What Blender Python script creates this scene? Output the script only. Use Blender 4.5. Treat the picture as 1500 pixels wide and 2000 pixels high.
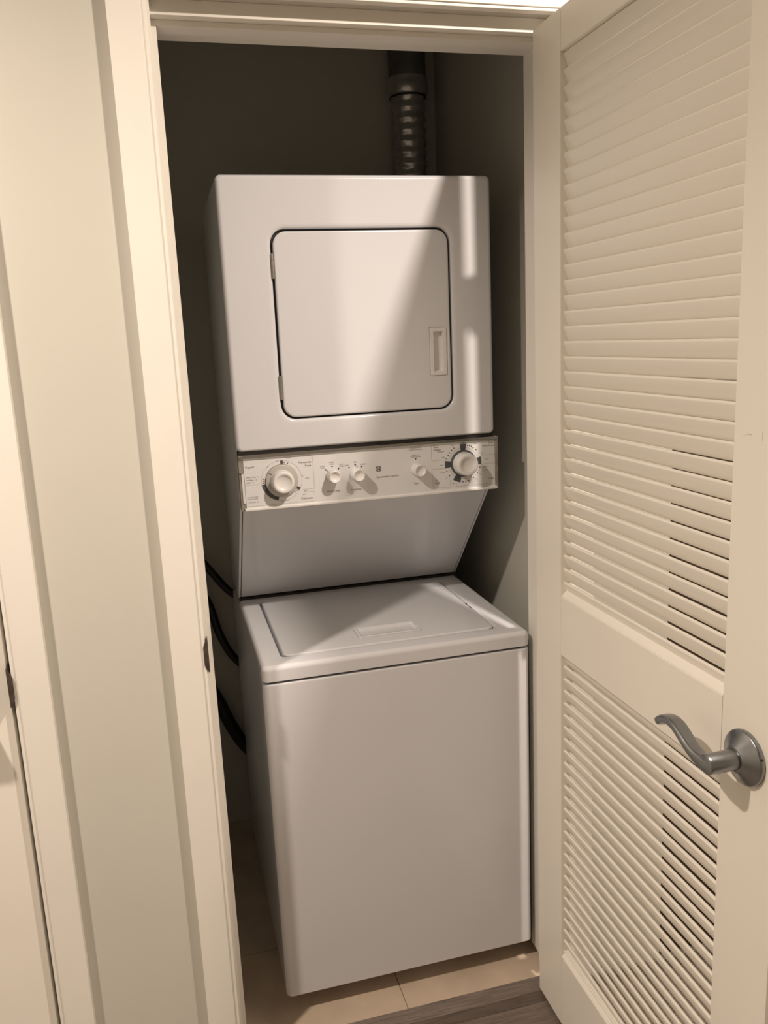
import bpy, bmesh, math, random
from mathutils import Vector, Matrix

for _o in list(bpy.data.objects):
    bpy.data.objects.remove(_o)
SC = bpy.context.scene
COL = SC.collection
PI = math.pi
R = math.radians

# ------------------------------------------------------------------ camera
cam_data = bpy.data.cameras.new('camera')
cam = bpy.data.objects.new('camera', cam_data)
COL.objects.link(cam)
cam_data.sensor_fit = 'VERTICAL'
cam_data.sensor_height = 24.0
cam_data.lens = 1638.34 / 2000.0 * 24.0
cam_data.clip_start = 0.02
_r = Vector((0.9650, -0.2587, -0.0441)).normalized()
_f = Vector((0.2448, 0.9479, -0.2039)).normalized()
_u = _r.cross(_f).normalized()
_r = _f.cross(_u).normalized()
cam.matrix_world = Matrix(((_r.x, _u.x, -_f.x, -0.1569),
                           (_r.y, _u.y, -_f.y, -1.9285),
                           (_r.z, _u.z, -_f.z, 1.5604),
                           (0, 0, 0, 1)))
SC.camera = cam

# ------------------------------------------------------------------ world, lamps, exposure
world = bpy.data.worlds.new('world')
SC.world = world
world.use_nodes = True
world.node_tree.nodes['Background'].inputs['Color'].default_value = (1.0, 0.86, 0.70, 1)
world.node_tree.nodes['Background'].inputs['Strength'].default_value = 0.02

def lamp(name, loc, power, size, spread, color):
    d = bpy.data.lights.new(name, 'AREA')
    d.shape = 'DISK'
    d.size = size
    d.energy = power
    d.color = color
    d.spread = R(spread)
    o = bpy.data.objects.new(name, d)
    o.location = loc                       # points straight down from the ceiling
    COL.objects.link(o)
    return o

WARM = (1.0, 0.852, 0.722)
lamp('ceiling_lamp_a', (0.820, -1.317, 2.700), 83, 0.085, 180, WARM)
lamp('ceiling_lamp_b', (-1.06, -1.145, 2.700), 63, 0.085, 142, WARM)

vs = SC.view_settings
vs.view_transform = 'Standard'
vs.look = 'None'
vs.exposure = -0.86
vs.gamma = 1.0
vs.use_curve_mapping = False

# ------------------------------------------------------------------ materials
def mat(name, color, rough=0.5, metal=0.0, bump=0.0, bscale=200.0, var=0.0, vscale=8.0, spec=0.5, coat=0.0, objtint=False,
        stretch=None):
    m = bpy.data.materials.new(name)
    m.use_nodes = True
    nt = m.node_tree
    b = nt.nodes['Principled BSDF']
    b.inputs['Base Color'].default_value = (*color, 1)
    b.inputs['Roughness'].default_value = rough
    b.inputs['Metallic'].default_value = metal
    b.inputs['Specular IOR Level'].default_value = spec
    if coat:
        b.inputs['Coat Weight'].default_value = coat
        b.inputs['Coat Roughness'].default_value = 0.15
    tc = nt.nodes.new('ShaderNodeTexCoord')
    vec = tc.outputs['Object']
    if stretch:
        mp = nt.nodes.new('ShaderNodeMapping')
        mp.inputs['Scale'].default_value = stretch
        nt.links.new(vec, mp.inputs['Vector'])
        vec = mp.outputs['Vector']
    last = None
    if var:
        n = nt.nodes.new('ShaderNodeTexNoise')
        n.inputs['Scale'].default_value = vscale
        n.inputs['Detail'].default_value = 5
        nt.links.new(vec, n.inputs['Vector'])
        rp = nt.nodes.new('ShaderNodeValToRGB')
        rp.color_ramp.elements[0].position = 0.3
        rp.color_ramp.elements[1].position = 0.7
        rp.color_ramp.elements[0].color = (*[c * (1 - var) for c in color], 1)
        rp.color_ramp.elements[1].color = (*[min(1, c * (1 + var)) for c in color], 1)
        nt.links.new(n.outputs['Fac'], rp.inputs['Fac'])
        last = rp.outputs['Color']
    if objtint:
        oi = nt.nodes.new('ShaderNodeObjectInfo')
        mx = nt.nodes.new('ShaderNodeMix')
        mx.data_type = 'RGBA'
        mx.blend_type = 'MULTIPLY'
        mx.inputs[0].default_value = 1.0
        if last:
            nt.links.new(last, mx.inputs[6])
        else:
            mx.inputs[6].default_value = (*color, 1)
        nt.links.new(oi.outputs['Color'], mx.inputs[7])
        last = mx.outputs[2]
    if last:
        nt.links.new(last, b.inputs['Base Color'])
    if bump:
        n2 = nt.nodes.new('ShaderNodeTexNoise')
        n2.inputs['Scale'].default_value = bscale
        n2.inputs['Detail'].default_value = 3
        nt.links.new(vec, n2.inputs['Vector'])
        bp = nt.nodes.new('ShaderNodeBump')
        bp.inputs['Strength'].default_value = bump
        bp.inputs['Distance'].default_value = 0.001
        nt.links.new(n2.outputs['Fac'], bp.inputs['Height'])
        nt.links.new(bp.outputs['Normal'], b.inputs['Normal'])
    return m

M = {
    'wall': mat('wall_paint', (0.610, 0.590, 0.527), 0.65, bump=0.12, bscale=260, var=0.015, vscale=3, spec=0.3),
    'taupe': mat('taupe_wall_paint', (0.46, 0.425, 0.375), 0.7, bump=0.12, bscale=260, spec=0.25),
    'closet': mat('closet_paint', (0.62, 0.61, 0.545), 0.7, bump=0.12, bscale=260, spec=0.25),
    'ceiling': mat('ceiling_paint', (0.78, 0.76, 0.70), 0.8, bump=0.2, bscale=180, spec=0.2),
    'trim': mat('trim_paint', (0.845, 0.815, 0.752), 0.42, bump=0.05, bscale=120, var=0.015, vscale=5, spec=0.4),
    'door': mat('door_paint', (0.88, 0.842, 0.765), 0.36, bump=0.05, bscale=150, var=0.012, vscale=6, spec=0.45),
    'slat': mat('slat_paint', (0.87, 0.832, 0.758), 0.28, bump=0.03, bscale=150, spec=0.5),
    'white': mat('white_enamel', (0.775, 0.785, 0.825), 0.16, bump=0.03, bscale=400, var=0.008, vscale=4, spec=0.5),
    'panelwhite': mat('console_plate', (0.85, 0.855, 0.865), 0.35, spec=0.4),
    'knob': mat('white_knob_plastic', (0.87, 0.86, 0.85), 0.32, spec=0.5),
    'skirt': mat('clear_grey_dial_skirt', (0.53, 0.51, 0.475), 0.3, spec=0.5),
    'chrome': mat('bright_trim_metal', (0.52, 0.515, 0.50), 0.16, metal=1.0, bump=0.04, bscale=90, stretch=(3, 60, 60)),
    'glintlip': mat('white_glint_lip', (0.88, 0.87, 0.86), 0.15, spec=0.8),  # white colour stands in for light glinting off the strip
    'endcap': mat('grey_end_cap', (0.34, 0.31, 0.27), 0.3, var=0.2, vscale=60),
    'nickel': mat('satin_nickel', (0.290, 0.305, 0.325), 0.28, metal=1.0, bump=0.05, bscale=160, stretch=(1, 8, 8)),
    'scuff': mat('scuffed_paint', (0.66, 0.60, 0.50), 0.6),
    'hingemetal': mat('grey_hinge_metal', (0.40, 0.385, 0.36), 0.4, metal=0.8),
    'strike': mat('tarnished_brass', (0.13, 0.105, 0.085), 0.45, metal=0.7, var=0.3, vscale=60),
    'black': mat('black_parts_gap_shade', (0.012, 0.010, 0.009), 0.6),  # small black parts, and strips painted as the shade in gaps
    'print': mat('charcoal_print', (0.045, 0.045, 0.05), 0.5),
    'printlight': mat('grey_print', (0.13, 0.125, 0.125), 0.5),
    'printline': mat('thin_grey_print', (0.42, 0.405, 0.39), 0.5),
    'wedge': mat('slate_print', (0.085, 0.09, 0.10), 0.5),
    'red': mat('red_print', (0.34, 0.025, 0.05), 0.5),
    'rubber': mat('black_rubber', (0.016, 0.016, 0.017), 0.42, bump=0.1, bscale=120),
    'foil': mat('aluminium_foil', (0.56, 0.56, 0.57), 0.30, metal=1.0, bump=1.0, bscale=70),
    'galv': mat('galvanised_steel', (0.20, 0.20, 0.20), 0.5, metal=0.8, var=0.15, vscale=20),
    'plank': mat('grey_wood_plank', (0.185, 0.150, 0.125), 0.5, var=0.35, vscale=6, bump=0.25, bscale=30, stretch=(2.0, 30, 30), objtint=True),
    'tile': mat('beige_tile', (0.62, 0.50, 0.385), 0.45, var=0.14, vscale=7, bump=0.06, bscale=60),
    'grout': mat('grout', (0.52, 0.42, 0.32), 0.9, var=0.1, vscale=30),
    'darkpanel': mat('dark_panel_tone', (0.045, 0.026, 0.015), 0.5, var=0.3, vscale=5, stretch=(20, 20, 1.5)),  # tone of the added panel that darkens the louver gaps
}

# ------------------------------------------------------------------ mesh helpers
def new_obj(name, bm, m, parent=None, smooth=True, angle=40, wn=True):
    me = bpy.data.meshes.new(name)
    bmesh.ops.recalc_face_normals(bm, faces=bm.faces)
    bm.to_mesh(me)
    bm.free()
    me.materials.append(M[m] if isinstance(m, str) else m)
    if smooth:
        me.polygons.foreach_set('use_smooth', [True] * len(me.polygons))
        me.set_sharp_from_angle(angle=R(angle))
    o = bpy.data.objects.new(name, me)
    COL.objects.link(o)
    if smooth and wn:
        w = o.modifiers.new('wn', 'WEIGHTED_NORMAL')
        w.keep_sharp = True
    if parent is not None:
        o.parent = parent
    return o

def join(bm, bm2):
    me = bpy.data.meshes.new('tmp')
    bm2.to_mesh(me)
    bm2.free()
    bm.from_mesh(me)
    bpy.data.meshes.remove(me)

def box(bm, x0, x1, y0, y1, z0, z1, bev=0.0, seg=2):
    b = bmesh.new()
    bmesh.ops.create_cube(b, size=1.0)
    for v in b.verts:
        v.co = Vector((x0 + (v.co.x + .5) * (x1 - x0), y0 + (v.co.y + .5) * (y1 - y0), z0 + (v.co.z + .5) * (z1 - z0)))
    if bev:
        bmesh.ops.bevel(b, geom=list(b.edges), offset=bev, segments=seg, affect='EDGES', profile=0.5)
    join(bm, b)
    return bm

def boxes(*bs, bev=0.0, seg=2):
    bm = bmesh.new()
    for b in bs:
        box(bm, *b, bev=bev, seg=seg)
    return bm

def cyl(bm, p0, p1, r0, r1=None, n=24, caps=True):
    p0, p1 = Vector(p0), Vector(p1)
    if r1 is None:
        r1 = r0
    ax = (p1 - p0).normalized()
    e1 = ax.orthogonal().normalized()
    e2 = ax.cross(e1)
    l0 = [bm.verts.new(p0 + r0 * (math.cos(2 * PI * i / n) * e1 + math.sin(2 * PI * i / n) * e2)) for i in range(n)]
    l1 = [bm.verts.new(p1 + r1 * (math.cos(2 * PI * i / n) * e1 + math.sin(2 * PI * i / n) * e2)) for i in range(n)]
    for i in range(n):
        bm.faces.new((l0[i], l0[(i + 1) % n], l1[(i + 1) % n], l1[i]))
    if caps:
        bm.faces.new(l0[::-1])
        bm.faces.new(l1)
    return bm

def lathe(bm, origin, axis, prof, n=40):
    """prof: list of (radius, distance along axis)"""
    o = Vector(origin)
    ax = Vector(axis).normalized()
    e1 = ax.orthogonal().normalized()
    e2 = ax.cross(e1)
    prev = None
    for r, h in prof:
        c = o + ax * h
        if r < 1e-6:
            ring = [bm.verts.new(c)]
        else:
            ring = [bm.verts.new(c + r * (math.cos(2 * PI * i / n) * e1 + math.sin(2 * PI * i / n) * e2)) for i in range(n)]
        if prev is not None:
            if len(prev) == 1 and len(ring) > 1:
                for i in range(n):
                    bm.faces.new((prev[0], ring[i], ring[(i + 1) % n]))
            elif len(ring) == 1 and len(prev) > 1:
                for i in range(n):
                    bm.faces.new((prev[(i + 1) % n], prev[i], ring[0]))
            elif len(ring) > 1:
                for i in range(n):
                    bm.faces.new((prev[i], prev[(i + 1) % n], ring[(i + 1) % n], ring[i]))
        prev = ring
    return bm

def rrect(x0, x1, z0, z1, r, n=6):
    """points of a rounded rectangle, 4*(n+1) of them, starting at the right-bottom corner"""
    pts = []
    for cx, cz, a0 in ((x1 - r, z0 + r, -90), (x1 - r, z1 - r, 0), (x0 + r, z1 - r, 90), (x0 + r, z0 + r, 180)):
        for i in range(n + 1):
            a = R(a0 + 90.0 * i / n)
            pts.append((cx + r * math.cos(a), cz + r * math.sin(a)))
    return pts

def loft(bm, loops, cap0=False, cap1=False):
    rings = [[bm.verts.new(p) for p in L] for L in loops]
    k = len(rings[0])
    for a, b in zip(rings, rings[1:]):
        for i in range(k):
            bm.faces.new((a[i], a[(i + 1) % k], b[(i + 1) % k], b[i]))
    if cap0:
        bm.faces.new(rings[0][::-1])
    if cap1:
        bm.faces.new(rings[-1])
    return bm

def vloop(x0, x1, z0, z1, r, y, n=6):          # rounded rectangle standing in the plane y
    return [(x, y, z) for x, z in rrect(x0, x1, z0, z1, max(r, 1e-4), n)]

def hloop(x0, x1, y0, y1, r, z, n=6):          # rounded rectangle lying in the plane z
    return [(x, y, z) for x, y in rrect(x0, x1, y0, y1, max(r, 1e-4), n)]

def front_slab(bm, x0, x1, z0, z1, yf, yb, corner, edge, n=6, seg=4):
    """upright slab whose front edge (towards -y) is rolled over with radius edge"""
    L = [vloop(x0, x1, z0, z1, corner, yb, n)]
    for i in range(seg + 1):
        a = PI / 2 * i / seg
        ins = edge * (1 - math.cos(a))
        L.append(vloop(x0 + ins, x1 - ins, z0 + ins, z1 - ins, corner - ins * 0.6, yf + edge * (1 - math.sin(a)), n))
    return loft(bm, L, True, True)

def sweep(bm, path, radii, n=16, twist_up=Vector((0, 0, 1)), caps=True, sq=1.0):
    """tube along path; radii: number, or (a, b) half-axes per point (a along the side vector, b along the up vector)"""
    P = [Vector(p) for p in path]
    rings = []
    for i, p in enumerate(P):
        t = (P[min(i + 1, len(P) - 1)] - P[max(i - 1, 0)]).normalized()
        side = t.cross(twist_up)
        if side.length < 1e-4:
            side = t.cross(Vector((0, 1, 0)))
        side.normalize()
        up = side.cross(t)
        rr = radii[i] if isinstance(radii, list) else radii
        a, b = rr if isinstance(rr, tuple) else (rr, rr)
        ring = []
        for k in range(n):
            c_, s_ = math.cos(2 * PI * k / n), math.sin(2 * PI * k / n)
            ring.append(p + side * a * math.copysign(abs(c_) ** sq, c_) + up * b * math.copysign(abs(s_) ** sq, s_))
        rings.append(ring)
    return loft(bm, rings, caps, caps)

def spline(pts, k=8):
    P = [Vector(p) for p in pts]
    P = [P[0] * 2 - P[1]] + P + [P[-1] * 2 - P[-2]]
    out = []
    for i in range(1, len(P) - 2):
        for j in range(k):
            t = j / k
            a, b, c, d = P[i - 1], P[i], P[i + 1], P[i + 2]
            out.append(0.5 * ((2 * b) + (c - a) * t + (2 * a - 5 * b + 4 * c - d) * t * t + (3 * b - a - 3 * c + d) * t ** 3))
    out.append(P[-2])
    return out

def structure(name, bm, m, label, **kw):
    o = new_obj(name, bm, m, **kw)
    o['kind'] = 'structure'
    o['label'] = label
    return o

def thing(name, loc, label, cat, group=None):
    o = bpy.data.objects.new(name, None)
    o.empty_display_size = 0.05
    o.location = loc
    COL.objects.link(o)
    o['label'] = label
    o['category'] = cat
    if group:
        o['group'] = group
    return o

def adopt(root, *obs):
    """parts are modelled in world coordinates; keep them there under an empty that sits elsewhere"""
    inv = Matrix.Translation(root.location).inverted()
    for o in obs:
        o.parent = root
        o.matrix_parent_inverse = inv
    return obs[0] if len(obs) == 1 else obs

# ================================================================== STRUCTURE
YF, YB = -0.31, -0.16            # hall face and closet face of the wall that holds the closet opening
XL, XR = -0.112, 0.645           # jamb faces of the closet opening
ZH = 2.124                       # underside of the head jamb
CEIL = 2.712
CBACK, CRIGHT, CLEFT = 0.700, 0.740, -0.20

# floor: subfloor slab with planks in the hall and tiles in the closet
floor = structure('floor', boxes((-2.3, 2.1, -3.5, -0.2745, -0.10, -0.006), (-0.36, 0.86, -0.2745, 0.82, -0.12, -0.024)), 'grout', 'floor of the hall and of the laundry closet', smooth=False)
random.seed(5)
rows = [(-0.320, -0.2755), (-0.352, -0.3205)]
y = -0.3525
while y > -3.38:
    rows.append((y - 0.120, y))
    y -= 0.1205
plank_mesh = {}
tones = {0: [(1.05, 1.05, 1.08)], 1: [(0.62, 0.58, 0.56)], 2: [(0.92, 0.90, 0.90)]}
for ri, (y0, y1) in enumerate(rows):
    x = -2.25 - random.random() * 0.9 if ri > 2 else (-2.25 - (0.2, 0.75, 0.55)[ri])
    while x < 2.05:
        x0, x1 = max(x, -2.25), min(x + 1.22, 2.05)
        if x1 - x0 > 0.02:
            bm = boxes((x0 + .0004, x1 - .0004, y0, y1, -0.006, 0.0), bev=0.0008, seg=1)
            p = new_obj('plank', bm, 'plank', floor, smooth=False)
            c = tones.get(ri)
            k = random.uniform(0.75, 1.15)
            p.color = (*(c[0] if c else (k, k * random.uniform(.95, 1.0), k * random.uniform(.92, 1.0))), 1)
        x += 1.22
for ix, (x0, x1) in enumerate([(-0.20, -0.1410), (-0.1390, 0.2790), (0.2810, 0.6990), (0.7010, 0.74)]):
    for iy, (y0, y1) in enumerate([(-0.274, 0.0470), (0.0490, 0.4660), (0.4680, 0.700)]):
        new_obj('tile', boxes((x0, x1, y0, y1, -0.024, -0.020), bev=0.0008, seg=2), 'tile', floor)

# walls
structure('wall_front', boxes(
    (-2.3, -1.33, YF, YB, 0, CEIL), (-1.33, -0.46, YF, YB, 2.15, CEIL),
    (-0.46, -0.13, YF, YB, 0, CEIL), (-0.13, 0.663, YF, YB, 2.15, CEIL),
    (0.663, 0.925, YF, YB, 0, CEIL), (0.925, 1.77, YF, YB, 2.15, CEIL), (1.77, 2.1, YF, YB, 0, CEIL)),
    'wall', 'greige hall wall around the closet opening', smooth=False)
structure('wall_back', boxes((-0.35, 0.89, CBACK, CBACK + 0.1, -0.03, CEIL)), 'closet', 'back wall of the laundry closet', smooth=False)
structure('wall_right', boxes((CRIGHT, CRIGHT + 0.1, YB, CBACK, -0.03, CEIL)), 'closet', 'right side wall inside the laundry closet', smooth=False)
structure('wall_left', boxes((CLEFT - 0.1, CLEFT, YB, CBACK, -0.03, CEIL)), 'closet', 'left side wall inside the laundry closet', smooth=False)
structure('wall_hall_left', boxes((-2.3, -2.2, -3.4, YF, 0, CEIL)), 'wall', 'far left end wall of the hall', smooth=False)
structure('wall_hall_right', boxes((2.0, 2.1, -3.4, YF, 0, CEIL)), 'wall', 'hall wall to the right, beyond the louvered door', smooth=False)
structure('wall_hall_rear', boxes((-2.3, 2.1, -3.5, -3.4, 0, CEIL)), 'taupe', 'hall wall opposite the laundry closet', smooth=False)
structure('ceiling', boxes((-2.3, 2.1, -3.5, 0.85, CEIL, CEIL + 0.08)), 'ceiling', 'flat painted ceiling', smooth=False)

# closet jambs, stops and casings
def casing_v(x0, x1, inner, z1):
    """upright casing board with a small step on its inner side (+1: inner side is at x1)"""
    bm = bmesh.new()
    if inner > 0:
        box(bm, x0, x1 - 0.009, YF - 0.0225, YF, 0, z1, 0.0015)
        box(bm, x1 - 0.0095, x1, YF - 0.0190, YF, 0, z1, 0.0012)
    else:
        box(bm, x0 + 0.009, x1, YF - 0.0225, YF, 0, z1, 0.0015)
        box(bm, x0, x0 + 0.0095, YF - 0.0190, YF, 0, z1, 0.0012)
    return bm

structure('trim_1', casing_v(-0.183, -0.1175, 1, 2.1495), 'trim', 'cream casing board on the left of the laundry closet')
head = bmesh.new()
box(head, -0.183, 0.7235, YF - 0.0225, YF, 2.1555, 2.222, 0.0015)
box(head, -0.183, 0.7235, YF - 0.0190, YF, 2.1495, 2.156, 0.0012)
structure('trim_2', head, 'trim', 'cream head casing above the laundry closet')
structure('trim_3', casing_v(0.652, 0.7235, -1, 2.1495), 'trim', 'cream casing board behind the louvered door')
jl = structure('trim_4', boxes((XL - 0.018, XL, YF - 0.0008, YB, 0, ZH + 0.018), bev=0.001), 'trim', 'left jamb of the laundry closet with strike plate')
structure('trim_5', boxes((XR, XR + 0.018, YF, YB, 0, ZH + 0.018), bev=0.001), 'trim', 'right jamb of the laundry closet')
structure('trim_6', boxes((XL, XR, YF + 0.020, YB, ZH, ZH + 0.026), bev=0.001), 'trim', 'head jamb of the laundry closet')
structure('trim_7', boxes((XL, XR, -0.268, -0.225, ZH - 0.010, ZH), bev=0.001), 'trim', 'door stop strip under the head jamb')
structure('trim_8', boxes((XR - 0.010, XR, -0.268, -0.225, 0, ZH - 0.010), bev=0.001), 'trim', 'door stop strip on the right jamb')
structure('trim_9', boxes((XL, XL + 0.010, -0.268, -0.225, 0, ZH - 0.010), bev=0.001), 'trim', 'door stop strip on the left jamb')

# strike plate let into the left jamb: a curved lip that wraps onto the jamb's front edge
def strike(x, z, h, sgn, d, yf):
    bm = bmesh.new()
    L = []
    for i in range(13):
        t = i / 12.0
        zz = z - h / 2 + h * t
        w = d * (0.12 + 0.88 * min(1.0, math.sin(PI * t) * 1.5) ** 0.7)
        L.append([(x - sgn * w, yf - 0.0006, zz), (x - sgn * w * .5, yf - 0.0016, zz), (x, yf - 0.0006, zz), (x + sgn * 0.0012, yf + 0.004, zz), (x + sgn * 0.0012, YF + 0.03, zz), (x - sgn * 0.0002, YF + 0.03, zz), (x - sgn * 0.0006, yf + 0.0015, zz), (x - sgn * w, yf + 0.0006, zz)])
    return loft(bm, L, True, True)

s = new_obj('strike_plate', strike(XL - 0.0012, 0.963, 0.068, 1, 0.0085, YF - 0.0197), 'strike', jl)
s['label'] = 'dark tarnished metal strike plate'

# ---- door to the left (closed), its jamb and casing
structure('trim_10', casing_v(-0.4730, -0.4085, -1, 2.215), 'trim', 'cream casing board at the far left of the hall wall')
j2 = structure('trim_11', boxes((-0.4735, -0.46, YF, YB, 0, 2.15), (-0.490, -0.4745, -0.262, -0.235, 0, 2.13), bev=0.001), 'trim', 'jamb of the closed door at the far left')
s = new_obj('strike_plate', strike(-0.4800, 0.952, 0.075, -1, 0.0095, YF - 0.0232), 'strike', j2)
s['label'] = 'dark tarnished metal strike plate'
structure('trim_12', boxes((-1.40, -0.4085, YF - 0.0225, YF, 2.15, 2.215), bev=0.0015), 'trim', 'head casing of the closed door at the far left')

def lever_handle(root, center, nrm, along, sign_z=1.0):
    """satin nickel lever set: rosette, neck and wave-shaped lever; nrm points out of the door, along points to the lever's tip"""
    c = Vector(center)
    n = Vector(nrm)
    a = Vector(along)
    up = Vector((0, 0, 1))
    base = bmesh.new()
    lathe(base, c, n, [(0, 0), (0.0390, 0), (0.0400, 0.002), (0.0400, 0.0060), (0.0385, 0.0085), (0.0310, 0.0120), (0.0240, 0.0165), (0.0190, 0.0205), (0.0170, 0.022), (0, 0.022)], 56)
    ros = new_obj('rosette', base, 'nickel', angle=50)
    slot = boxes((-.0016, .0016, -.0016, .0016, -.004, .004))
    bmesh.ops.translate(slot, verts=slot.verts, vec=c + n * 0.0055 - a * 0.0362 + up * 0.012)
    so = new_obj('rosette_slot', slot, 'black', smooth=False)
    lv = bmesh.new()
    lathe(lv, c, n, [(0, 0.019), (0.0142, 0.019), (0.0147, 0.0205), (0.0147, 0.0630), (0.0143, 0.0655), (0.0132, 0.0668), (0, 0.0670)], 36)
    pts = [(-0.006, -0.0010), (0.010, -0.0030), (0.026, -0.0015), (0.043, 0.0040), (0.060, 0.0125), (0.078, 0.0200), (0.096, 0.0215), (0.113, 0.0165), (0.125, 0.0085), (0.1275, 0.0045)]
    offs = [0.0570, 0.0585, 0.0585, 0.0585, 0.0580, 0.0570, 0.0560, 0.0545, 0.0530, 0.0525]
    P = spline([c + n * o + a * s + up * z for (s, z), o in zip(pts, offs)], 5)
    rad = []
    for i in range(len(P)):
        t = i / (len(P) - 1)
        k = min(1.0, max(0.0, (t - 0.05) / 0.38))
        k = k * k * (3 - 2 * k)
        w = 0.0112 * (1 - k) + 0.0070 * k            # half height of the strap
        th = 0.0098 + 0.0016 * k                     # half depth of the strap
        if t > 0.93:
            w *= max(0.7, 1 - (t - 0.93) * 4.0)
            th *= max(0.8, 1 - (t - 0.93) * 3.0)
        rad.append((th, w))
    sweep(lv, P, rad, 24, up, sq=0.62)
    lev = new_obj('lever', lv, 'nickel', angle=50)
    sc = bmesh.new()
    cyl(sc, c + n * 0.027 + (-up) * 0.0140 * 0.75 - a * 0.0140 * 0.66, c + n * 0.027 + (-up) * 0.0149 * 0.75 - a * 0.0149 * 0.66, 0.0016, n=10)
    scr = new_obj('set_screw', sc, 'black', smooth=False)
    return ros, so, lev, scr

d2 = bpy.data.objects.new('door_2', None)
d2.location = (-0.485, YF, 0)
COL.objects.link(d2)
d2['kind'] = 'structure'
d2['label'] = 'closed white door cut by the left edge of the photo'
d2['category'] = 'door'
leaf = new_obj('door_leaf', boxes((-1.30, -0.4825, YF - 0.001, YF + 0.034, 0.01, 2.12), bev=0.002), 'door')
adopt(d2, leaf)
h2 = bpy.data.objects.new('door_handle', None)
h2.location = (-0.550, YF - 0.001, 0.920)
COL.objects.link(h2)
parts = lever_handle(None, (-0.550, YF - 0.001, 0.920), (0, -1, 0), (-1, 0, 0))
adopt(h2, *parts)
h2.parent = d2
h2.matrix_parent_inverse = Matrix.Translation(d2.location).inverted()
h2['label'] = 'satin nickel lever handle'

# ---- dark panel added so the gaps in the louvers stay dark
structure('added_dark_panel', boxes((0.93, 1.765, YF + 0.005, YF + 0.045, 0.008, 2.13), bev=0.002), 'darkpanel', 'added dark panel behind the gaps of the louvers')['category'] = 'door'

# ================================================================== LOUVERED DOOR
DX0, DX1 = 0.592, 0.627          # inner and outer face of the open door
YH = -0.321                      # hinge edge
def sy(s):
    return YH - s
d1 = bpy.data.objects.new('door_1', None)
d1.location = (0.640, -0.325, 0.0)
COL.objects.link(d1)
d1['kind'] = 'structure'
d1['label'] = 'cream louvered closet door standing open with a satin nickel lever'
d1['category'] = 'door'
SL, SR, SE = 0.1140, 0.6290, 0.7480
for (a, b) in ((0.0, SL), (SR, SE)):
    adopt(d1, new_obj('stile', boxes((DX0, DX1, sy(b), sy(a), 0.010, 2.118), bev=0.0015), 'door'))
for z0, z1 in ((0.010, 0.188), (0.9016, 1.029), (2.046, 2.118)):
    rise = 0.0 if z0 > 2 else 0.013                # the ledge under the slats is a sloping sill
    prof = [(DX0 + 0.0002, z0), (DX1 - 0.0002, z0), (DX1 - 0.0002, z1), (DX0 + 0.015, z1 + rise), (DX0 + 0.0002, z1)]
    bm = bmesh.new()
    loft(bm, [[(x, sy(SR) + .0003, z) for x, z in prof], [(x, sy(SL) - .0003, z) for x, z in prof]], True, True)
    bmesh.ops.bevel(bm, geom=list(bm.edges), offset=0.0012, segments=2, affect='EDGES')
    adopt(d1, new_obj('rail', bm, 'door'))
scuff = bmesh.new()
for (sa, za, w, h) in ((0.686, 1.4135, 0.0016, 0.0120), (0.660, 1.4130, 0.0100, 0.0016), (0.652, 1.4105, 0.0060, 0.0012)):
    box(scuff, DX0 - 0.0002, DX0 + 0.0008, sy(sa + w / 2), sy(sa - w / 2), za - h / 2, za + h / 2)
adopt(d1, new_obj('scuff_mark', scuff, 'scuff', smooth=False))
PHI, SLEN, STH = R(69), 0.0309, 0.0064
def slat_mesh():
    bm = bmesh.new()
    d = Vector((math.cos(PHI), 0, -math.sin(PHI)))
    nn = Vector((math.sin(PHI), 0, math.cos(PHI)))
    sec = []
    hl = SLEN / 2 - STH / 2
    for k in range(7):
        a = -PI / 2 + PI * k / 6
        sec.append(d * (hl + STH / 2 * math.cos(a)) + nn * (STH / 2 * math.sin(a)))
    for k in range(7):
        a = PI / 2 + PI * k / 6
        sec.append(d * (-hl + STH / 2 * math.cos(a)) + nn * (STH / 2 * math.sin(a)))
    y0, y1 = -(SR + 0.003), -(SL - 0.003)
    loft(bm, [[p + Vector((0, y0, 0)) for p in sec], [p + Vector((0, y1, 0)) for p in sec]], True, True)
    return bm
first = new_obj('slat', slat_mesh(), 'slat', wn=False)
lips = [1.058 + 0.0282 * k for k in range(35)] + [0.226 + 0.0271 * k for k in range(25)] + [1.0298, 2.0455, 0.1989, 0.9025]
random.seed(11)
for i, zl in enumerate(lips):
    o = first if i == 0 else first.copy()
    if i:
        COL.objects.link(o)
    jz = random.uniform(-0.0003, 0.0003)
    o.location = (0.6010 + 0.0056 + random.uniform(-.0002, .0002), YH, zl - 0.0141 + jz)
    o.rotation_euler = (random.uniform(-0.0006, 0.0006), R(random.uniform(-0.5, 0.5)), 0)
    adopt(d1, o)
for z in (1.890, 1.075, 0.250):
    bm = bmesh.new()
    for k in range(5):
        z0 = z - 0.046 + k * 0.0184
        cyl(bm, (0.6405, -0.3265, z0 + .0003), (0.6405, -0.3265, z0 + 0.0181), 0.0068, n=16)
    cyl(bm, (0.6405, -0.3265, z - 0.0495), (0.6405, -0.3265, z + 0.0495), 0.0045, n=12)
    box(bm, 0.600, 0.6415, -0.3212, -0.3190, z - 0.046, z + 0.046)
    box(bm, 0.6418, 0.6446, -0.3260, -0.280, z - 0.046, z + 0.046)
    hg = new_obj('hinge', bm, 'hingemetal', wn=False)
    hg['label'] = 'satin metal butt hinge'
    adopt(d1, hg)
h1 = bpy.data.objects.new('door_handle', None)
h1.location = (DX0, -1.0055, 0.9600)
COL.objects.link(h1)
adopt(h1, *lever_handle(None, (DX0, -1.0055, 0.9600), (-1, 0, 0), (0, 1, 0)))
h1.parent = d1
h1.matrix_parent_inverse = Matrix.Translation(d1.location).inverted()
h1['label'] = 'satin nickel lever handle with a wave-shaped grip'

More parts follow.
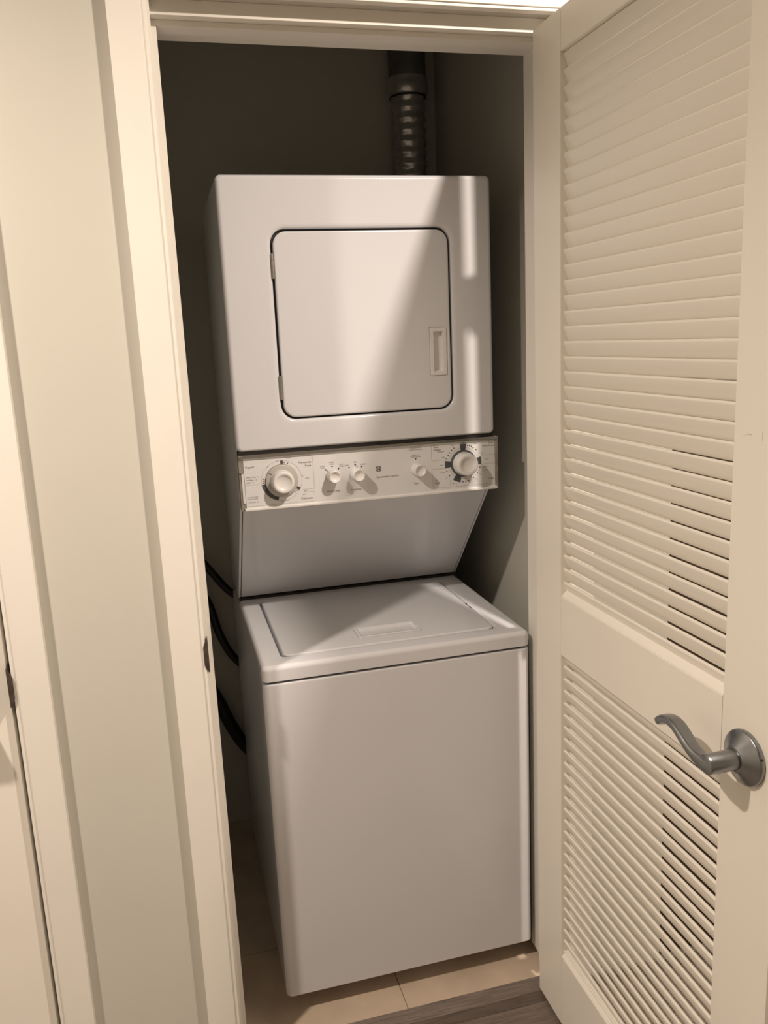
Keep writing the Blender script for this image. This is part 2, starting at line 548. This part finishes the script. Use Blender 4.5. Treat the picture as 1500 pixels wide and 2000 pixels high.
# ================================================================== STACKED WASHER AND DRYER
W = 0.632
WF = -0.197                      # washer front
mach = thing('stacked_washer_dryer', (W / 2, 0.2, -0.02), 'white stacked washer and dryer standing in the closet', 'washer dryer')

# --- washer
bm = boxes((0.0015, W - 0.0015, WF + 0.030, 0.568, 0.035, 0.8275), bev=0.003)
adopt(mach, new_obj('washer_cabinet', bm, 'white'))
bm = bmesh.new()
L = []
E_ = 0.016
# front panel: wraps round both front corners
sec = []
for (cx, cy, a0) in ((E_, WF + E_, 180), (W - E_, WF + E_, 270)):
    for i in range(7):
        a = R(a0 + 90 * i / 6)
        sec.append((cx + E_ * math.cos(a), cy + E_ * math.sin(a)))
sec = [(0, WF + 0.0285)] + sec + [(W, WF + 0.0285)]
def ins(sec, d):
    return [(min(max(x, d), W - d), yy + (d if yy < WF + 0.028 else 0)) for x, yy in sec]
zs = [(0.035, 0.004), (0.0362, 0.0012), (0.039, 0.0), (0.8225, 0.0), (0.8255, 0.0012), (0.8268, 0.0045)]
loft(bm, [[(x, yy, z) for x, yy in ins(sec, d)] for z, d in zs], True, True)
adopt(mach, new_obj('washer_front_panel', bm, 'white'))
# washer top with a rolled edge and a shallow well round the lid
ZT = 0.8683
LX0, LX1, LY0, LY1 = 0.0560, 0.5640, -0.1440, 0.2860
bm = bmesh.new()
L = [hloop(0.003, W - 0.003, WF + 0.003, 0.330, 0.013, 0.8312), hloop(0.0, W, WF, 0.333, 0.015, 0.8335), hloop(0.0, W, WF, 0.333, 0.015, ZT - 0.0110)]
for i in range(1, 6):
    a = PI / 2 * i / 5
    d = 0.011 * (1 - math.cos(a))
    L.append(hloop(d, W - d, WF + d, 0.333 - d, 0.015 - d * .6, ZT - 0.011 * (1 - math.sin(a))))
L.append(hloop(LX0 - 0.012, LX1 + 0.012, LY0 - 0.006, LY1 + 0.008, 0.022, ZT))
L.append(hloop(LX0 - 0.0060, LX1 + 0.0060, LY0 - 0.0030, LY1 + 0.0040, 0.020, ZT - 0.0022))
L.append(hloop(LX0 - 0.0050, LX1 + 0.0042, LY0 - 0.0012, LY1 + 0.0030, 0.019, ZT - 0.014))
loft(bm, L, True, True)
adopt(mach, new_obj('washer_top', bm, 'white'))
bm = boxes((0.012, W - 0.012, WF + 0.010, 0.325, 0.8262, 0.8325))
adopt(mach, new_obj('seam_filler', bm, 'black', smooth=False))  # black box filling the seam under the washer top
# lid
bm = bmesh.new()
L = [hloop(LX0, LX1, LY0, LY1, 0.018, ZT - 0.011), hloop(LX0, LX1, LY0, LY1, 0.018, ZT - 0.0015)]
for i in range(1, 5):
    a = PI / 2 * i / 4
    d = 0.0045 * (1 - math.cos(a))
    L.append(hloop(LX0 + d, LX1 - d, LY0 + d, LY1 - d, 0.018 - d * .5, ZT - 0.0015 + 0.0035 * math.sin(a)))
HX0, HX1, HY0, HY1 = 0.2430, 0.3950, -0.0985, -0.0310
ZL = ZT + 0.0020
L.append(hloop(HX0 - .004, HX1 + .004, HY0 - .004, HY1 + .004, 0.004, ZL))
L.append(hloop(HX0 - .001, HX1 + .001, HY0 - .001, HY1 + .001, 0.004, ZL - .001))
L.append(hloop(HX0, HX1, HY0, HY1, 0.004, ZL - .008))
loft(bm, L, True, True)
lid = adopt(mach, new_obj('washer_lid', bm, 'white'))
bm = bmesh.new()
L = [hloop(HX0, HX1, HY0, HY1, 0.004, ZL - .0060), hloop(HX0, HX1, HY0, HY1, 0.004, ZL + .0016), hloop(HX0 + .0012, HX1 - .0012, HY0 + .0012, HY1 - .0012, 0.003, ZL + .0028),
     hloop(HX0 + .006, HX1 - .006, HY0 + .006, HY1 - .006, 0.003, ZL + .0026), hloop(HX0 + .011, HX1 - .011, HY0 + .014, HY1 - .009, 0.003, ZL - .0035)]
loft(bm, L, True, True)
o = new_obj('lid_handle', bm, 'white')
o.parent = lid
o['label'] = 'shallow moulded grip'
for yy in (0.0529, 0.0234):
    bm = bmesh.new()
    cyl(bm, (LX1 + 0.0008, yy, ZT - 0.004), (LX1 + 0.0008, yy, ZT + 0.0016), 0.0022, n=10)
    o = new_obj('hinge_hole_dot', bm, 'black', smooth=False)  # black plug stands in for a dark hinge hole
    o.parent = lid
# feet
for x in (0.06, W - 0.06):
    for yy in (-0.09, 0.52):
        bm = bmesh.new()
        lathe(bm, (x, yy, -0.020), (0, 0, 1), [(0, 0), (0.020, 0), (0.020, 0.010), (0.008, 0.013), (0.008, 0.057), (0, 0.057)], 16)
        adopt(mach, new_obj('leveling_foot', bm, 'black'))

# --- slanted middle section
def slant_y(z):
    return 0.037 + (1.178 - z) * 0.9415
bm = bmesh.new()
poly = [(0.020, 1.3160), (0.020, 1.190), (0.052, 1.178), (slant_y(0.875) + 0.010, 0.875), (slant_y(0.862) + 0.010, 0.862), (0.56, 0.862), (0.56, 1.316)]
loft(bm, [[(0.0030, yy, z) for yy, z in poly], [(W - 0.0030, yy, z) for yy, z in poly]], True, True)
adopt(mach, new_obj('middle_cabinet', bm, 'white', smooth=False))
# side flanges
for x0, x1 in ((0.0, 0.0055), (W - 0.0060, W)):
    pl = [(0.030, 1.3150), (0.030, 1.190), (slant_y(1.178), 1.178), (slant_y(0.876), 0.876), (0.40, 0.876), (0.40, 1.315)]
    bm = bmesh.new()
    loft(bm, [[(x0, yy, z) for yy, z in pl], [(x1, yy, z) for yy, z in pl]], True, True)
    bmesh.ops.bevel(bm, geom=list(bm.edges), offset=0.0010, segments=2, affect='EDGES')
    adopt(mach, new_obj('side_flange', bm, 'white'))
# slanted front panel
bm = bmesh.new()
x0, x1 = 0.0075, W - 0.0085
def sl(z, off):
    n = Vector((0, -0.728, -0.685))
    return Vector((0, slant_y(z), z)) + n * off
L = []
for off, inset in ((-0.008, 0.0), (0.0012, 0.0), (0.0022, 0.001)):
    a, b = sl(1.190, off), sl(0.8795 + inset, off)
    L.append([(x0 + inset, a.y, a.z), (x1 - inset, a.y, a.z), (x1 - inset, b.y, b.z), (x0 + inset, b.y, b.z)])
loft(bm, L, True, True)
o = adopt(mach, new_obj('slanted_panel', bm, 'white'))
o['label'] = 'slanted plain panel below the controls'
# black strips set in two gaps in place of their shade
adopt(mach, new_obj('console_gap_shade', boxes((0.003, W - 0.003, 0.0045, 0.030, 1.3085, 1.3180)), 'black', smooth=False))
bm = boxes((0.003, W - 0.003, 0.316, 0.345, 0.860, 0.8745))
adopt(mach, new_obj('rear_slit_shade', bm, 'black', smooth=False))

# --- dryer
ZD0, ZD1 = 1.3165, 1.9180
adopt(mach, new_obj('dryer_cabinet', boxes((0.0015, W - 0.0015, 0.0235, 0.545, ZD0 - 0.002, ZD1 - 0.002), bev=0.004), 'white'))
GX0, GX1, GZ0, GZ1, GR = 0.1100, 0.5290, 1.3840, 1.8045, 0.034
bm = bmesh.new()
N = 10
L = [vloop(0, W, ZD0, ZD1, 0.012, 0.0225, N), vloop(0, W, ZD0, ZD1, 0.012, 0.0100, N)]
for i in range(1, 6):
    a = PI / 2 * i / 5
    d = 0.010 * (1 - math.cos(a))
    L.append(vloop(d, W - d, ZD0 + d * .6, ZD1 - d, 0.012 - d * .5, 0.010 * (1 - math.sin(a)), N))
L.append(vloop(GX0 - .011, GX1 + .011, GZ0 - .011, GZ1 + .011, GR + .008, 0.0, N))
L.append(vloop(GX0 - .005, GX1 + .005, GZ0 - .005, GZ1 + .005, GR + .004, 0.0010, N))
L.append(vloop(GX0 - .0015, GX1 + .0015, GZ0 - .0015, GZ1 + .0015, GR + .001, 0.0030, N))
L.append(vloop(GX0, GX1, GZ0, GZ1, GR, 0.0060, N))
L.append(vloop(GX0, GX1, GZ0, GZ1, GR, 0.0210, N))
loft(bm, L, False, True)
adopt(mach, new_obj('dryer_front_panel', bm, 'white', angle=50))
bm = bmesh.new()
loft(bm, [vloop(GX0 + .0003, GX1 - .0003, GZ0 + .0003, GZ1 - .0003, GR, 0.0205, N), vloop(GX0 + .0003, GX1 - .0003, GZ0 + .0003, GZ1 - .0003, GR, 0.0125, N)], True, True)
adopt(mach, new_obj('door_gap_shade', bm, 'black', smooth=False))  # dark backing set in the recess so the door gap looks shaded
bm = bmesh.new()
g = 0.0055
RX0, RX1, RZ0, RZ1 = 0.4720, 0.5130, 1.4660, 1.5770       # grip frame
L = [vloop(GX0 + g, GX1 - g, GZ0 + g * .8, GZ1 - g, GR - .004, 0.0124, N)]
for i in range(6):
    a = PI / 2 * i / 5
    d = 0.0045 * (1 - math.cos(a))
    L.append(vloop(GX0 + g + d, GX1 - g - d, GZ0 + g * .8 + d, GZ1 - g - d, GR - .004 - d * .5, 0.0035 * (1 - math.sin(a)), N))
L.append(vloop(RX0 - .004, RX1 + .006, RZ0 - .005, RZ1 + .004, 0.004, 0.0, N))
L.append(vloop(RX0 - .0005, RX1 + .0005, RZ0 - .0005, RZ1 + .0005, 0.003, 0.0014, N))
L.append(vloop(RX0 + .003, RX1 - .003, RZ0 + .003, RZ1 - .003, 0.003, 0.0124, N))
loft(bm, L, False, False)
dd = adopt(mach, new_obj('dryer_door', bm, 'white', angle=50))
bm = bmesh.new()
L = [vloop(RX0, RX1, RZ0, RZ1, 0.002, 0.0014, 3), vloop(RX0, RX1, RZ0, RZ1, 0.002, -0.0010, 3), vloop(RX0 + .001, RX1 - .001, RZ0 + .001, RZ1 - .001, 0.002, -0.0018, 3),
     vloop(RX0 + .0085, RX1 - .0085, RZ0 + .0085, RZ1 - .0085, 0.002, -0.0014, 3), vloop(RX0 + .0095, RX1 - .0090, RZ0 + .0095, RZ1 - .0090, 0.002, 0.0010, 3),
     vloop(RX0 + .0110, RX1 - .0095, RZ0 + .0130, RZ1 - .0095, 0.002, 0.0110, 3)]
loft(bm, L, False, True)
o = new_obj('door_pull', bm, 'knob')
o.parent = dd
o['label'] = 'recessed rectangular finger pull'
for z in (1.7250, 1.4570):
    bm = bmesh.new()
    for k in range(4):
        cyl(bm, (0.1118, 0.0005, z - 0.027 + k * 0.0135 + .0004), (0.1118, 0.0005, z - 0.027 + (k + 1) * 0.0135 - .0004), 0.0036, n=14)
    cyl(bm, (0.1118, 0.0005, z - 0.027), (0.1118, 0.0005, z + 0.027), 0.0028, n=10)
    box(bm, 0.1120, 0.1180, 0.0030, 0.0050, z - 0.018, z - 0.006)
    box(bm, 0.1070, 0.1115, 0.0030, 0.0050, z + 0.004, z + 0.018)
    o = new_obj('door_hinge', bm, 'hingemetal', wn=False)
    o.parent = dd
    o['label'] = 'small grey metal hinge'

# --- control console
PZ0, PZ1, PY = 1.1780, 1.3115, -0.0020
bm = boxes((0.004, W + 0.001, 0.0035, 0.034, PZ0 + 0.001, PZ1 - 0.0035), bev=0.001)
con = adopt(mach, new_obj('control_panel', bm, 'panelwhite'))
con['label'] = 'white control console with printed dials'
def sub(o, label=None):
    o.parent = con
    if label:
        o['label'] = label
    return o
sub(new_obj('face_plate', boxes((0.0128, W - 0.0010, PY, 0.004, 1.1840, 1.3010), bev=0.0006), 'panelwhite'))
bm = bmesh.new()   # top trim strip, sloping back
pl = [(-0.004, 1.3000), (-0.0062, 1.3015), (-0.0062, 1.3030), (-0.001, 1.3090), (0.006, 1.3098), (0.006, 1.300)]
loft(bm, [[(0.0035, a, b) for a, b in pl], [(W + 0.0020, a, b) for a, b in pl]], True, True)
sub(new_obj('trim_strip', bm, 'chrome', smooth=False), 'bright metal strip above the dials')
bm = bmesh.new()
pl = [(-0.003, 1.1860), (-0.0068, 1.1835), (-0.0068, 1.1800), (-0.004, 1.1780), (0.010, 1.1775), (0.010, 1.186)]
loft(bm, [[(0.0090, a, b) for a, b in pl], [(W + 0.0020, a, b) for a, b in pl]], True, True)
sub(new_obj('trim_strip', bm, 'glintlip', smooth=False), 'bright lip below the dials')
for q in ((0.0015, 0.0125, -0.0030, 0.028, 1.2680, 1.3085), (0.0015, 0.0125, 0.0010, 0.028, 1.1790, 1.2675), (W - 0.0005, W + 0.0065, -0.0040, 0.028, 1.1790, 1.3100)):
    sub(new_obj('end_cap', boxes(q, bev=0.001), 'endcap'), 'grey smoky end cap')
sub(new_obj('end_sticker', boxes((0.0065, 0.0122, -0.0012, 0.002, 1.1975, 1.2700), bev=0.0005), 'panelwhite'))

# printed marks: thin raised ink on the plate
INK = PY - 0.00035
def quad_ring(bm, cx, cz, r0, r1, a0, a1, y=INK, n=24):
    """flat ring sector; angles clockwise from twelve o'clock in degrees"""
    A = [R(a0 + (a1 - a0) * i / n) for i in range(n + 1)]
    vi = [bm.verts.new((cx + r0 * math.sin(a), y, cz + r0 * math.cos(a))) for a in A]
    vo = [bm.verts.new((cx + r1 * math.sin(a), y, cz + r1 * math.cos(a))) for a in A]
    for i in range(n):
        bm.faces.new((vi[i], vo[i], vo[i + 1], vi[i + 1]))
def dot(bm, x, z, r, y=INK, n=12):
    bm.faces.new([bm.verts.new((x + r * math.cos(2 * PI * i / n), y, z + r * math.sin(2 * PI * i / n))) for i in range(n)])
def line(bm, pts, w=0.0004, y=INK):
    for (xa, za), (xb, zb) in zip(pts, pts[1:]):
        d = Vector((xb - xa, zb - za))
        p = Vector((-d.y, d.x)).normalized() * w
        bm.faces.new([bm.verts.new((q[0], y, q[1])) for q in ((xa + p.x, za + p.y), (xb + p.x, zb + p.y), (xb - p.x, zb - p.y), (xa - p.x, za - p.y))])
_dg = None
def text(bm, s, x, z, size, align='LEFT', shear=0.0, y=INK, bold=0.0):
    cu = bpy.data.curves.new('t', 'FONT')
    cu.body = s
    cu.size = size
    cu.align_x = align
    cu.align_y = 'CENTER'
    cu.shear = shear
    cu.offset = bold
    cu.resolution_u = 2
    ob = bpy.data.objects.new('t', cu)
    COL.objects.link(ob)
    dg = bpy.context.evaluated_depsgraph_get()
    me = bpy.data.meshes.new_from_object(ob.evaluated_get(dg))
    b = bmesh.new()
    b.from_mesh(me)
    for v in b.verts:
        v.co = Vector((x + v.co.x, y, z + v.co.y))
    join(bm, b)
    bpy.data.meshes.remove(me)
    bpy.data.objects.remove(ob)
    bpy.data.curves.remove(cu)

DL, DR = (0.0985, 1.2440), (0.5470, 1.2490)       # centres of the two big dials
big, small, lines, wedge, red, blk = ('printlight', 'printed_word'), ('printlight', 'printed_word'), ('printline', 'printed_line'), ('wedge', 'printed_segment'), ('red', 'printed_dot'), ('print', 'printed_mark')
def piece(fn):
    def run(kind, *a, **k):
        b = bmesh.new()
        fn(b, *a, **k)
        return sub(new_obj(kind[1], b, kind[0], smooth=False))
    return run
raw_line, quad_ring_raw, text_raw = line, quad_ring, text
quad_ring, dot, line, text = piece(quad_ring), piece(dot), piece(line), piece(text)
# washer timer
text(big, 'Regular', 0.0165, 1.2812, 0.0070)
text(big, 'Permanent', 0.1698, 1.2828, 0.0070, 'RIGHT')
text(big, 'Press', 0.1698, 1.2748, 0.0070, 'RIGHT')
text(big, 'Delicates', 0.1690, 1.1975, 0.0074, 'RIGHT')
for s, z in (('HEAVY SOIL  14', 1.2575), ('NORMAL   10', 1.2508), ('LIGHT   6', 1.2448)):
    text(small, s, 0.0170, z, 0.0042)
text(small, 'PULL TO START', 0.0160, 1.2105, 0.0036)
text(small, 'PUSH TO STOP', 0.0160, 1.2060, 0.0036)
text(small, 'L  CYCLE  C', 0.0160, 1.1990, 0.0046)
text(small, 'EXTRA', 0.1130, 1.2955, 0.0034)
text(small, '14', 0.0905, 1.2905, 0.0046, 'CENTER')
text(small, '6', 0.0680, 1.2795, 0.0046, 'CENTER')
text(small, '10', 0.1475, 1.2510, 0.0040, 'CENTER')
text(small, 'KNITS', 0.1540, 1.2450, 0.0034)
text(small, 'OFF', 0.1490, 1.2150, 0.0038)
text(small, 'LIGHT', 0.1450, 1.2070, 0.0034)
text(small, 'OFF', 0.0955, 1.1945, 0.0036, 'CENTER')
text(small, 'SPIN', 0.1080, 1.1965, 0.0034, 'CENTER')
quad_ring(lines, *DL, 0.0472, 0.0477, -150, 200, n=60)
quad_ring(blk, *DL, 0.0380, 0.0385, 0, 360, n=60)
line(lines, [(0.0148, 1.2400), (0.0470, 1.2400)], .00025)
line(lines, [(0.0150, 1.2970), (0.1690, 1.2970), (0.1725, 1.2955), (0.1740, 1.2920), (0.1745, 1.2190), (0.1465, 1.2190)], .00025)
line(lines, [(0.1480, 1.2125), (0.1745, 1.2125), (0.1745, 1.1930), (0.1710, 1.1895), (0.0160, 1.1895)], .00025)
quad_ring(wedge, *DL, 0.0385, 0.0470, 193, 262)
quad_ring(wedge, *DL, 0.0385, 0.0470, -1, 7.5, n=4)
quad_ring(wedge, *DL, 0.0385, 0.0470, 114, 123, n=4)
for a in (266.5, 273, 279.5):
    dot(red, DL[0] + 0.0432 * math.sin(R(a)), DL[1] + 0.0432 * math.cos(R(a)), 0.0015)
for a in (11, 127, 134):
    dot(red, DL[0] + 0.0425 * math.sin(R(a)), DL[1] + 0.0425 * math.cos(R(a)), 0.0014)
dot(blk, DL[0] + 0.0425 * math.sin(R(22)), DL[1] + 0.0425 * math.cos(R(22)), 0.0015)
dot(blk, DL[0] + 0.0430 * math.sin(R(168)), DL[1] + 0.0430 * math.cos(R(168)), 0.0012)
# wash temperature and load size
for x, z in ((0.2035, 1.2610), (0.2192, 1.2675), (0.2346, 1.2613), (0.2598, 1.2615), (0.2748, 1.2679), (0.2907, 1.2614), (0.4253, 1.2692)):
    dot(blk, x, z, 0.0018)
line(blk, [(0.2035, 1.2610), (0.2110, 1.2545)], .0006)
line(blk, [(0.2748, 1.2679), (0.2800, 1.2615)], .0006)
for s, x, z in (('COLD', 0.1965, 1.2695), ('COLD', 0.1965, 1.2655), ('WARM', 0.2188, 1.2775), ('COLD', 0.2188, 1.2730), ('HOT', 0.2415, 1.2705), ('COLD', 0.2420, 1.2662), ('SMALL', 0.2553, 1.2672), ('MED', 0.2751, 1.2733), ('LARGE', 0.2945, 1.2668), ('PRESS TO', 0.4255, 1.2780), ('START DRYER', 0.4255, 1.2738)):
    text(small, s, x, z, 0.0040, 'CENTER')
text(big, 'Wash Temp', 0.2195, 1.2085, 0.0064, 'CENTER')
text(big, 'Load Size', 0.2752, 1.2077, 0.0066, 'CENTER')
text(big, 'Start', 0.4258, 1.2092, 0.0068, 'CENTER')
text(small, 'CLEAN LINT FILTER', 0.4113, 1.2958, 0.0034)
text(small, 'BEFORE EACH LOAD', 0.4113, 1.2912, 0.0034)
text(small, '*', 0.4070, 1.2930, 0.0050)
text(big, 'Spacemaker Laundry', 0.3537, 1.2327, 0.0067, 'CENTER')
# round monogram: dark ring with four curls and the two letters
gx, gz = 0.3318, 1.2528
mono = bmesh.new()
quad_ring_raw(mono, gx, gz, 0.0058, 0.0068, 0, 360, n=36)
for a in (45, 135, 225, 315):
    quad_ring_raw(mono, gx + 0.0050 * math.sin(R(a)), gz + 0.0050 * math.cos(R(a)), 0.0012, 0.0024, a - 150, a + 150, n=14)
text_raw(mono, 'GE', gx - 0.0002, gz + 0.0001, 0.0072, 'CENTER', 0.25, bold=0.0002)
sub(new_obj('round_monogram', mono, 'print', smooth=False))
# dryer timer
text(big, 'Auto', 0.4713, 1.2932, 0.0064)
text(big, 'Regular', 0.4713, 1.2868, 0.0064)
text(big, 'Auto', 0.6275, 1.2945, 0.0064, 'RIGHT')
text(big, 'Perm Press', 0.6275, 1.2875, 0.0064, 'RIGHT')
text(big, 'Timed', 0.6282, 1.2054, 0.0068, 'RIGHT')
text(big, 'Air', 0.4726, 1.2112, 0.0066)
text(big, 'Fluff', 0.4726, 1.2045, 0.0066)
for s, x, z in (('MORE DRY', 0.4900, 1.2812), ('LESS', 0.4960, 1.2670), ('DRY', 0.5205, 1.2945), ('OFF', 0.4905, 1.2478), ('OFF', 0.5470, 1.2985), ('OFF', 0.6085, 1.2545), ('OFF', 0.5210, 1.2000), ('20 MIN', 0.4925, 1.2290), ('10', 0.5030, 1.2165), ('MORE', 0.5790, 1.2950), ('LESS', 0.5975, 1.2700), ('80 MIN', 0.6040, 1.2352), ('COTTON', 0.6045, 1.2270), ('60', 0.5910, 1.2185), ('30', 0.5790, 1.2065), ('20', 0.5530, 1.2098)):
    text(small, s, x, z, 0.0036, 'CENTER')
line(lines, [(0.4980, 1.2610), (0.4660, 1.2610), (0.4660, 1.2970), (0.4830, 1.2970)], .00025)
line(lines, [(0.5000, 1.2397), (0.4657, 1.2397), (0.4680, 1.1945), (0.4710, 1.1922), (0.5125, 1.1922), (0.5125, 1.2110)], .00025)
line(lines, [(0.5943, 1.2650), (0.6305, 1.2650)], .00025)
line(lines, [(0.5992, 1.2430), (0.6305, 1.2430)], .00025)
line(lines, [(0.5280, 1.2010), (0.5280, 1.1922), (0.6290, 1.1922)], .00025)
line(lines, [(0.5640, 1.2945), (0.5950, 1.2945)], .00022)
quad_ring(lines, *DR, 0.0385, 0.0389, 0, 360, n=60)
for a0, a1 in ((-10, 11), (74, 98), (190, 215), (258, 281)):
    quad_ring(wedge, *DR, 0.0315, 0.0478, a0, a1, n=10)
for (x, z) in ((0.5593, 1.2920), (0.5642, 1.2910), (0.5690, 1.2888), (0.5737, 1.2848), (0.5811, 1.2796), (0.5239, 1.2878), (0.5180, 1.2830), (0.5125, 1.2772), (0.5085, 1.2710), (0.5038, 1.2631), (0.5040, 1.2318), (0.5107, 1.2204), (0.5453, 1.2027), (0.5525, 1.2030), (0.5598, 1.2043), (0.5732, 1.2109), (0.5838, 1.2215), (0.5880, 1.2286), (0.5906, 1.2352)):
    dot(blk, x, z, 0.0015)
# knobs
def knob_cap(x, z, r, depth, dish, y0=PY - 0.0005):
    bm = bmesh.new()
    lathe(bm, (x, y0, z), (0, -1, 0), [(0, 0), (r * 1.00, 0), (r * 1.00, 0.003), (r * 0.97, 0.005), (r * 0.95, depth * 0.75), (r * 0.93, depth - 0.0030), (r * 0.88, depth - 0.0010), (r * 0.82, depth), (dish, depth - 0.0003),
                                       (dish * 0.93, depth - 0.0020), (dish * 0.75, depth - 0.0040), (dish * 0.4, depth - 0.0055), (0, depth - 0.0060)], 48)
    return bm
def dial(name, c, skirt_r, r, depth, dish, label, skirt, sk_label):
    bm = bmesh.new()
    lathe(bm, (c[0], PY - 0.0006, c[1]), (0, -1, 0), [(0, 0), (skirt_r, 0), (skirt_r, 0.0035), (skirt_r - 0.0008, 0.0045), (skirt_r * 0.86, 0.0058), (r * 0.9, 0.0062), (0, 0.0062)], 64)
    o = adopt(mach, new_obj(name, bm, skirt))
    o['label'] = sk_label
    k = new_obj('knob_cap', knob_cap(c[0], c[1], r, depth, dish, PY - 0.0060), 'knob', angle=50)
    k.parent = o
    k['label'] = label
    return o
o = dial('timer_dial', DL, 0.0380, 0.0272, 0.029, 0.0185, 'large white knob with a dished face', 'skirt', 'big translucent timer dial of the washer')
bm = bmesh.new()
raw_line(bm, [(DL[0] - 0.0225, DL[1] + 0.0165), (DL[0] - 0.0325, DL[1] + 0.0235)], .0005, PY - 0.0071)
p = new_obj('pointer_mark', bm, 'print', smooth=False)
p.parent = o
dial('timer_dial', DR, 0.0330, 0.0288, 0.030, 0.0185, 'large white knob with a dished face', 'wedge', 'big dark-skirted timer dial of the dryer')
for (x, z), lb in (((0.2194, 1.2462), 'small white wash temperature knob'), ((0.2772, 1.2452), 'small white load size knob'), ((0.4280, 1.2440), 'small white start knob')):
    o = adopt(mach, new_obj('selector_knob', knob_cap(x, z, 0.0158, 0.031, 0.0118), 'knob', angle=50))
    o['label'] = lb

# ================================================================== DUCT AND HOSES
vd = thing('vent_duct', (0.635, 0.636, 0.35), 'corrugated foil vent duct rising behind the dryer', 'duct')
bm = bmesh.new()
rings = []
n = 40
zz = 0.35
random.seed(3)
P = []
k = 0
while zz < 2.262:
    P.append((zz, 0.0505 if k % 4 in (0, 1) else 0.0462))
    zz += 0.0079
    k += 1
for i, (z, r) in enumerate(P):
    ring = []
    for j in range(n):
        a = 2 * PI * j / n
        rr = r + random.uniform(-0.0017, 0.0017)
        ring.append((0.635 + rr * math.cos(a), 0.636 + rr * math.sin(a), z + random.uniform(-.0012, .0012)))
    rings.append(ring)
loft(bm, rings, True, True)
o = adopt(vd, new_obj('flexible_hose', bm, 'foil', wn=False, angle=60))
bm = bmesh.new()
lathe(bm, (0.635, 0.636, 2.252), (0, 0, 1), [(0, 0), (0.0560, 0), (0.0600, 0.006), (0.0600, 0.044), (0.0570, 0.050), (0, 0.050)], 40)
o = adopt(vd, new_obj('collar', bm, 'foil', wn=False))
bm = bmesh.new()
cyl(bm, (0.635, 0.636, 2.30), (0.635, 0.636, CEIL), 0.0545, n=40)
o = adopt(vd, new_obj('rigid_pipe', bm, 'galv', wn=False))
bm = bmesh.new()
lathe(bm, (0.635, 0.636, 2.2475), (0, 0, 1), [(0.0480, 0), (0.0535, 0), (0.0535, 0.006), (0.0480, 0.006)], 40)
o = adopt(vd, new_obj('clamp_band', bm, 'rubber', wn=False))

def hose(name, pts, r, label, group=None):
    bm = bmesh.new()
    sweep(bm, spline(pts, 8), r, 16, Vector((0, 1, 0)))
    o = new_obj(name, bm, 'rubber', wn=False)
    o['label'] = label
    o['category'] = 'hose'
    if group:
        o['group'] = group
    return o
YHZ = 0.640
hose('water_supply_hose', [(-0.20, YHZ, 1.130), (-0.135, YHZ, 0.985), (-0.068, YHZ, 0.892), (0.0, YHZ, 0.800), (0.09, YHZ, 0.74), (0.20, YHZ - .0, 0.715)], 0.0118, 'uppermost of three black hoses behind the washer')
hose('water_supply_hose', [(-0.20, YHZ, 1.020), (-0.135, YHZ, 0.900), (-0.073, YHZ, 0.775), (-0.045, YHZ, 0.665), (0.0, YHZ, 0.575), (0.09, YHZ, 0.50), (0.20, YHZ, 0.47)], 0.0125, 'middle one of three black hoses behind the washer')
hose('drain_hose', [(-0.20, YHZ, 0.700), (-0.135, YHZ, 0.58), (-0.072, YHZ, 0.455), (-0.035, YHZ, 0.355), (0.008, YHZ, 0.275), (0.09, YHZ, 0.19), (0.20, YHZ, 0.15)], 0.0200, 'thick lowest black hose behind the washer')
